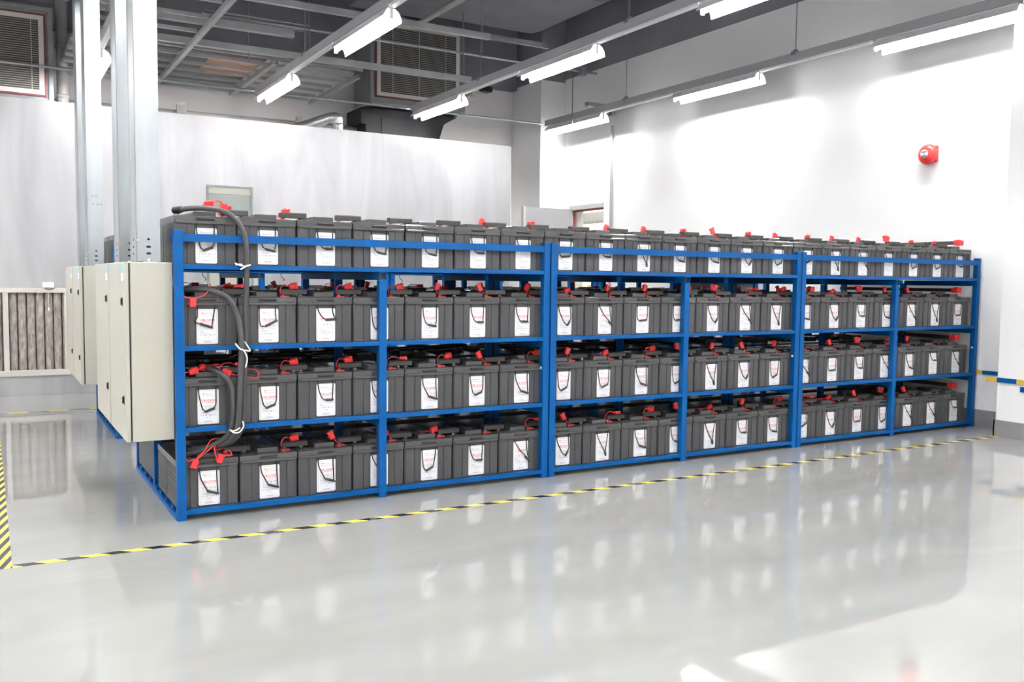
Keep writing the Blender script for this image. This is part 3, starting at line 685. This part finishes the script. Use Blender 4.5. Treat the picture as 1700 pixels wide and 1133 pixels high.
# ------------------------------------------------------------------ air handling boxes above the partition
def air_box(x0, x1, z0, z1, y0, y1, lab, mull):
    T = thing('air_grille_box', lab, 'air grille', (x0, y0, z0), 'air grille boxes'); W_, H, D = x1-x0, z1-z0, y1-y0
    MB().box(0, W_, .02, D, 0, H, 'galvdark').build('housing', T)
    f = MB().box(-.012, W_+.012, .0, .03, -.012, .03, 'galvdark').box(-.012, W_+.012, .0, .03, H-.03, H+.012, 'galvdark').box(-.012, .03, 0, .03, .03, H-.03, 'galvdark').box(W_-.03, W_+.012, 0, .03, .03, H-.03, 'galvdark')
    f.build('flange', T)
    a, c = .07, .075
    G = MB().box(a, W_-a, -.004, .018, c, c+.045, 'frame').box(a, W_-a, -.004, .018, H-c-.045, H-c, 'frame').box(a, a+.045, -.004, .018, c+.045, H-c-.045, 'frame').box(W_-a-.045, W_-a, -.004, .018, c+.045, H-c-.045, 'frame').build('grille_frame', T)
    k = .018
    MB().box(a-k, W_-a+k, .0, .016, c-k, c, 'gasket').box(a-k, W_-a+k, .0, .016, H-c, H-c+k, 'gasket').box(a-k, a, .0, .016, c, H-c, 'gasket').box(W_-a, W_-a+k, .0, .016, c, H-c, 'gasket').build('gasket', T)
    s = MB(); z = c+.06
    while z < H-c-.05:
        s.poly([(a+.045, -.002, z), (W_-a-.045, -.002, z), (W_-a-.045, -.0025, z+.0045), (a+.045, -.0025, z+.0045), (a+.045, .006, z+.003), (W_-a-.045, .006, z+.003), (W_-a-.045, .006, z+.0075), (a+.045, .006, z+.0075)], [(0, 1, 2, 3), (4, 5, 6, 7), (0, 1, 5, 4), (3, 2, 6, 7)], 'slat'); z += .0215
    for mx in mull: s.box(mx*W_-.004, mx*W_+.004, -.003, .0, c+.045, H-c-.045, 'slat')
    s.box(a+.045, W_-a-.045, -.001+.008, .012, c+.045, H-c-.045, 'grille_dark')
    s.build('louvre', T)
    return T
air_box(-1.39, -.107, 2.84, 3.76, 5.95, 6.6, 'cream louvred air grille in a galvanised box, above partition at far left', (.30, .62, .86))
B = air_box(3.289, 4.529, 3.238, 4.26, 5.97, 6.55, 'cream louvred air grille in a galvanised box, hanging behind the middle lamp rails', (.22, .50, .79))
MB().box(.0, 1.24, -.02, .05, -.047, -.013, 'keel').box(-.02, .03, .05, .60, -.042, -.005, 'keel').box(1.20, 1.25, .05, .60, -.042, -.005, 'keel').build('support_bar', B)
T = thing('air_duct', 'black insulated duct dropping behind the partition under the right air grille', 'air duct', (3.21, 6.1, 2.6))
MB().prism([(0, .58), (0, .385), (.055, .385), (.06, -.4), (.86, -.4), (1.04, .29), (1.10, .47), (1.16, .51), (1.29, .58)], 'y', 0, .5, 'black_duct').build('duct', T)
MB().box(.26, .80, -.012, -.0005, -.1, .475, 'black_duct').build('access_panel', T)
T = thing('air_duct', 'large dark grey duct with rounded end near the ceiling, over the middle lamp rail', 'air duct', (4.55, 4.2, 4.02))
MB().prism([(-1.9, 0), (.32, 0), (.44, .04), (.50, .13), (.52, .26), (.52, .66), (-1.9, .66)], 'y', -.7, .75, 'duct').build('duct', T, .01)
MB().box(-1.9, -1.05, -.73, .78, -.03, .60, 'duct').build('joint_collar', T)
T = thing('air_duct', 'dark flat duct crossing under the ceiling above the steel studs', 'air duct', (0, 4.6, 4.1))
MB().box(-4.1, 2.45, -.35, .6, 0, .55, 'duct').build('duct', T, .01)
T = thing('ceiling_beam', 'dark painted beam under the ceiling beside the right wall', 'beam', (0, 0, 0))
MB().box(XL, 5.68, 6.61, 6.74, 3.74, ZC-.001, 'dark').build('beam', T)

# pipes
def pipe(name, pts, r, m, label, cat='pipe', group=None, sp=0, n=12, extra=None):
    T = thing(name, label, cat, pts[0], group); o = Vector(pts[0])
    MB().tube([Vector(p)-o for p in pts], r, m, n, smooth_path=sp).build('tube', T)
    if extra: extra(T, o)
    return T
def down_extra(T, o):
    for z in (2.95, 3.45): MB().lathe([(.058, 0), (.066, .002), (.066, .035), (.058, .037)], (0, 0, z), 'z', 'pipe', 16).build('coupling', T)
pipe('drain_pipe', [(.005, 6.25, 0.0), (.005, 6.25, ZC)], .056, 'pipe', 'grey vertical drain pipe beside the left air grille', 'pipe', None, 0, 16, down_extra)
def grey_extra(T, o):
    for x in (1.2, 2.55): MB().box(x-o.x-.05, x-o.x+.05, -.09, -.04, .02, .12, 'pipe').build('bracket', T)
pipe('wall_pipe', [(-1, 6.45, 2.915), (3.4, 6.45, 2.945)], .055, 'pipe', 'thick grey pipe running along the back wall above the partition', 'pipe', None, 0, 14, grey_extra)
pipe('foil_pipe', [(2.25, 6.2, 2.80), (2.55, 6.15, 2.90), (2.78, 6.05, 2.99), (2.87, 6.0, 3.00), (2.885, 6.0, 2.94), (2.885, 6.0, 2.6), (2.885, 6.0, 0.0)], .062, 'silver', 'silver foil wrapped pipe elbow poking above the partition', 'pipe', None, 5, 16)
pipe('conduit', [(-1.6, 5.86, 3.175), (5.62, 5.86, 3.175)], .014, 'galv', 'thin steel conduit crossing under the far ends of the lamp rails', 'pipe', 'steel conduits')
def jb(T, o): MB().box(5.78-o.x, 5.86-o.x, -.05, .03, -.055, .055, 'galv').build('junction_box', T)
pipe('conduit', [(1.2, 5.25, 3.76), (6.05, 5.25, 3.76)], .015, 'galv', 'thin steel conduit with junction box, high up in front of the air grille', 'pipe', 'steel conduits', extra=jb)
def sb(T, o): MB().box(-.035, .02, -.035, .035, 3.04, 3.115, 'galv').build('junction_box', T); MB().box(5.66-6.055, .018, -.03, .03, 3.03+.09, 3.165, 'galv').build('bracket_arm', T)
pipe('wall_conduit', [(6.052, 4.90, .14), (6.052, 4.90, 3.06)], .016, 'galv', 'vertical steel conduit on the right wall beside the doorway', 'pipe', 'steel conduits', extra=sb)
pipe('steel_pipe', [(3.35, 3.0, 3.86), (3.35, 4.9, 3.86)], .03, 'pipe', 'grey sprinkler pipe near the ceiling ahead of the right air grille', 'pipe', None)
for i, (x, y, z0) in enumerate(((3.82, 4.62, 3.2), (3.62, 3.8, 3.40), (3.98, 5.0, 3.0), (5.45, 4.9, 2.98), (1.50, 4.6, 3.2), (1.1, 3.75, 3.4), (2.10, 4.6, 3.25))):
    pipe('threaded_rod', [(x, y, z0), (x, y, ZC)], .006, 'galvdark', 'thin threaded rod hanging from the dark ceiling, %s' % ['at the end of the lower stud', 'at the end of the upper stud', 'between air grille and lamp rail', 'near the corner column', 'left of the third lamp rail', 'above the left frame', 'beside the third lamp rail'][i], 'rod', 'ceiling rods', n=6)
T = thing('security_camera', 'small black camera on pale bracket, right of the air grille', 'camera', (4.95, 6.4, 3.56))
MB().box(.0, .14, -.16, -.02, .03, .10, 'black').build('housing', T, .008)
MB().tube([(-.06, -.0, .02), (.0, -.05, .03), (.05, -.08, .045)], .014, 'frame', 8).lathe([(.05, 0), (.05, .05), (.0001, .055)], (-.09, .0, -.02), 'z', 'frame', 14).build('bracket', T)
MB().box(-.10, -.06, .0, .34, .0, .03, 'frame').build('arm', T)

# ------------------------------------------------------------------ bare steel stud frame of the unfinished ceiling
GZ = 3.235
def cchan(mb, axis, a, b, c, z, w_, h, m):
    t = .003
    if axis == 'x': mb.box(a, b, c-w_/2, c+w_/2, z, z+t, m); mb.box(a, b, c-w_/2, c-w_/2+t, z+t, z+h, m); mb.box(a, b, c+w_/2-t, c+w_/2, z+t, z+h, m)
    else: mb.box(c-w_/2, c+w_/2, a, b, z, z+t, m); mb.box(c-w_/2, c-w_/2+t, a, b, z+t, z+h, m); mb.box(c+w_/2-t, c+w_/2, a, b, z+t, z+h, m)
T = thing('stud_frame', 'bare galvanised stud frame of the unfinished ceiling, left of the lamps', 'ceiling frame', (0, 0, GZ))
for x, ya, yb, w_ in ((.955, 2.6, 6.60, .042), (1.80, 4.75, 6.60, .055), (2.73, 4.9, 6.60, .026)):
    b = MB(); cchan(b, 'y', ya, yb, x, 0, w_, .04, 'keel'); b.build('carrier', T)
for j, y in enumerate((3.15, 3.65, 4.15, 4.75, 5.05, 5.4, 5.72, 6.02, 6.32, 6.6)):
    b = MB(); cchan(b, 'x', .0, .93 if y < 4.7 else 2.71, y, .042, .028, .03, 'keel'); b.build('stud', T)
for (x0, x1, y, z, h, w_, lab) in ((.2, 3.69, 3.8, 3.53, .055, .05, 'long galvanised channel hung near ceiling, nearer of the pair'), (.2, 3.9, 4.6, 3.275, .06, .05, 'long galvanised channel hung above the stud frame, farther of the pair'), (0.02, 1.86, 4.35, 3.41, .07, .07, 'broad pale channel hung at left, above the stud frame')):
    b = MB(); cchan(b, 'x', x0, x1, y, z, w_, h, 'keel'); tag(b.build('steel_channel'), lab, 'steel channel', 'hung steel channels')
tag(MB().box(3.69, 4.42, 3.83, 3.86, 3.55, 3.58, 'galvdark').box(3.69, 4.42, 3.83, 3.834, 3.58, 3.60, 'galvdark').build('angle_bar'), 'angle bar running on from the upper steel channel under the dark duct', 'angle bar')
for j, (y, z) in enumerate(((3.1, 3.6), (3.3, 3.42), (3.5, 3.42))):
    pipe('thin_conduit', [(.95, y+.6, z), (1.88, y+.6, z)], .008, 'galvdark', 'thin grey conduit above the left frame, %s of three' % ['highest', 'second', 'third'][j], 'pipe', 'thin conduits', n=6)
tag(MB().box(.0, 1.80, 5.05, 6.5, GZ+.10, GZ+.112, 'sheet').build('ceiling_board'), 'grey board lying on the bare steel studs', 'board')
tag(MB().box(1.28, 1.77, 5.10, 5.85, GZ+.0845, GZ+.098, 'ply').build('ceiling_board'), 'peach coloured board showing between the steel studs', 'board')
T = MB()
for k in range(16): T.lathe([(.05, 0), (.062, .012), (.05, .024)], (.30, 3.0+.0, 3.42), 'z', 'sheet', 4) if 0 else None
b = MB()
for k in range(5): b.tube([(-.1+k*.075, 3.3, 3.42), (-.1+k*.075, 4.2, 3.42)], .03, 'galvdark', 8)
tag(b.build('cable_bundle'), 'bundle of parallel grey conduits above the left studs', 'conduit bundle')

# ------------------------------------------------------------------ right wall: bell and blue-yellow bumper boards
T = thing('fire_bell', 'round red fire alarm bell high on the right wall', 'alarm bell', (XW, .50, 2.205))
MB().box(-.022, -.001, -.075, .045, -.066, .066, 'red').build('back_box', T, .004)
MB().lathe([(.060, .02), (.082, .024), (.084, .034), (.080, .052), (.066, .072), (.040, .083), (.028, .084)], (0, 0, 0), '-x', 'red', 32).build('gong', T)
c = MB().lathe([(.034, .0838), (.034, .0865), (.0001, .0868)], (0, 0, 0), '-x', 'white', 24)
c.box(-.0880, -.0868, -.026, .026, .010, .022, 'dark_ink').box(-.0880, -.0868, -.024, .024, -.024, -.014, 'dark_ink').box(-.0880, -.0868, -.006, .006, -.008, .006, 'grey_ink')
c.build('centre_plate', T)
def bumper(x, ya, yb, z0, z1, cols, lab):
    T = thing('bumper_board', lab, 'bumper board', (x, yb, z0), 'blue and yellow bumper boards')
    for (fa, fb, m) in cols:
        L_ = yb-ya
        MB().box(-.014, 0, -L_*fb, -L_*fa, 0, z1-z0, m).build('painted_board', T)
        
bumper(XW-.0012, -.325, .035, .422, .452, [(0, .22, 'yellow'), (.22, .70, 'blue'), (.70, 1, 'yellow')], 'blue bumper board with yellow ends on the wall behind the rack end')
bumper(5.7735, -.95, -.262, .405, .440, [(0, .125, 'yellow'), (.125, .34, 'blue'), (.34, .56, 'yellow'), (.56, 1, 'blue')], 'yellow and blue bumper board on the protruding pilaster')
bumper(5.7735, -1.0, -.525, .350, .388, [(0, 1, 'blue')], 'short blue bumper board at the right edge, below the other')

# corridor furniture seen through the doorway
T = thing('cable_ladder', 'dark perforated cable ladder high in the corridor beyond the doorway', 'cable ladder', (7.2, 5.0, 2.02))
MB().box(0, .012, 0, 4.4, 0, .14, 'sheet').box(.3, .312, 0, 4.4, 0, .14, 'sheet').build('side_rail', T)
r = MB()
for k in range(36): r.box(.012, .30, .05+k*.12, .08+k*.12, .01, .03, 'galv')
r.build('rungs', T)
MB().tube([(.15, .4, .14), (.15, .4, 1.18)], .006, 'galvdark', 6).tube([(.15, 3.6, .14), (.15, 3.6, 1.18)], .006, 'galvdark', 6).build('hanger_rods', T)
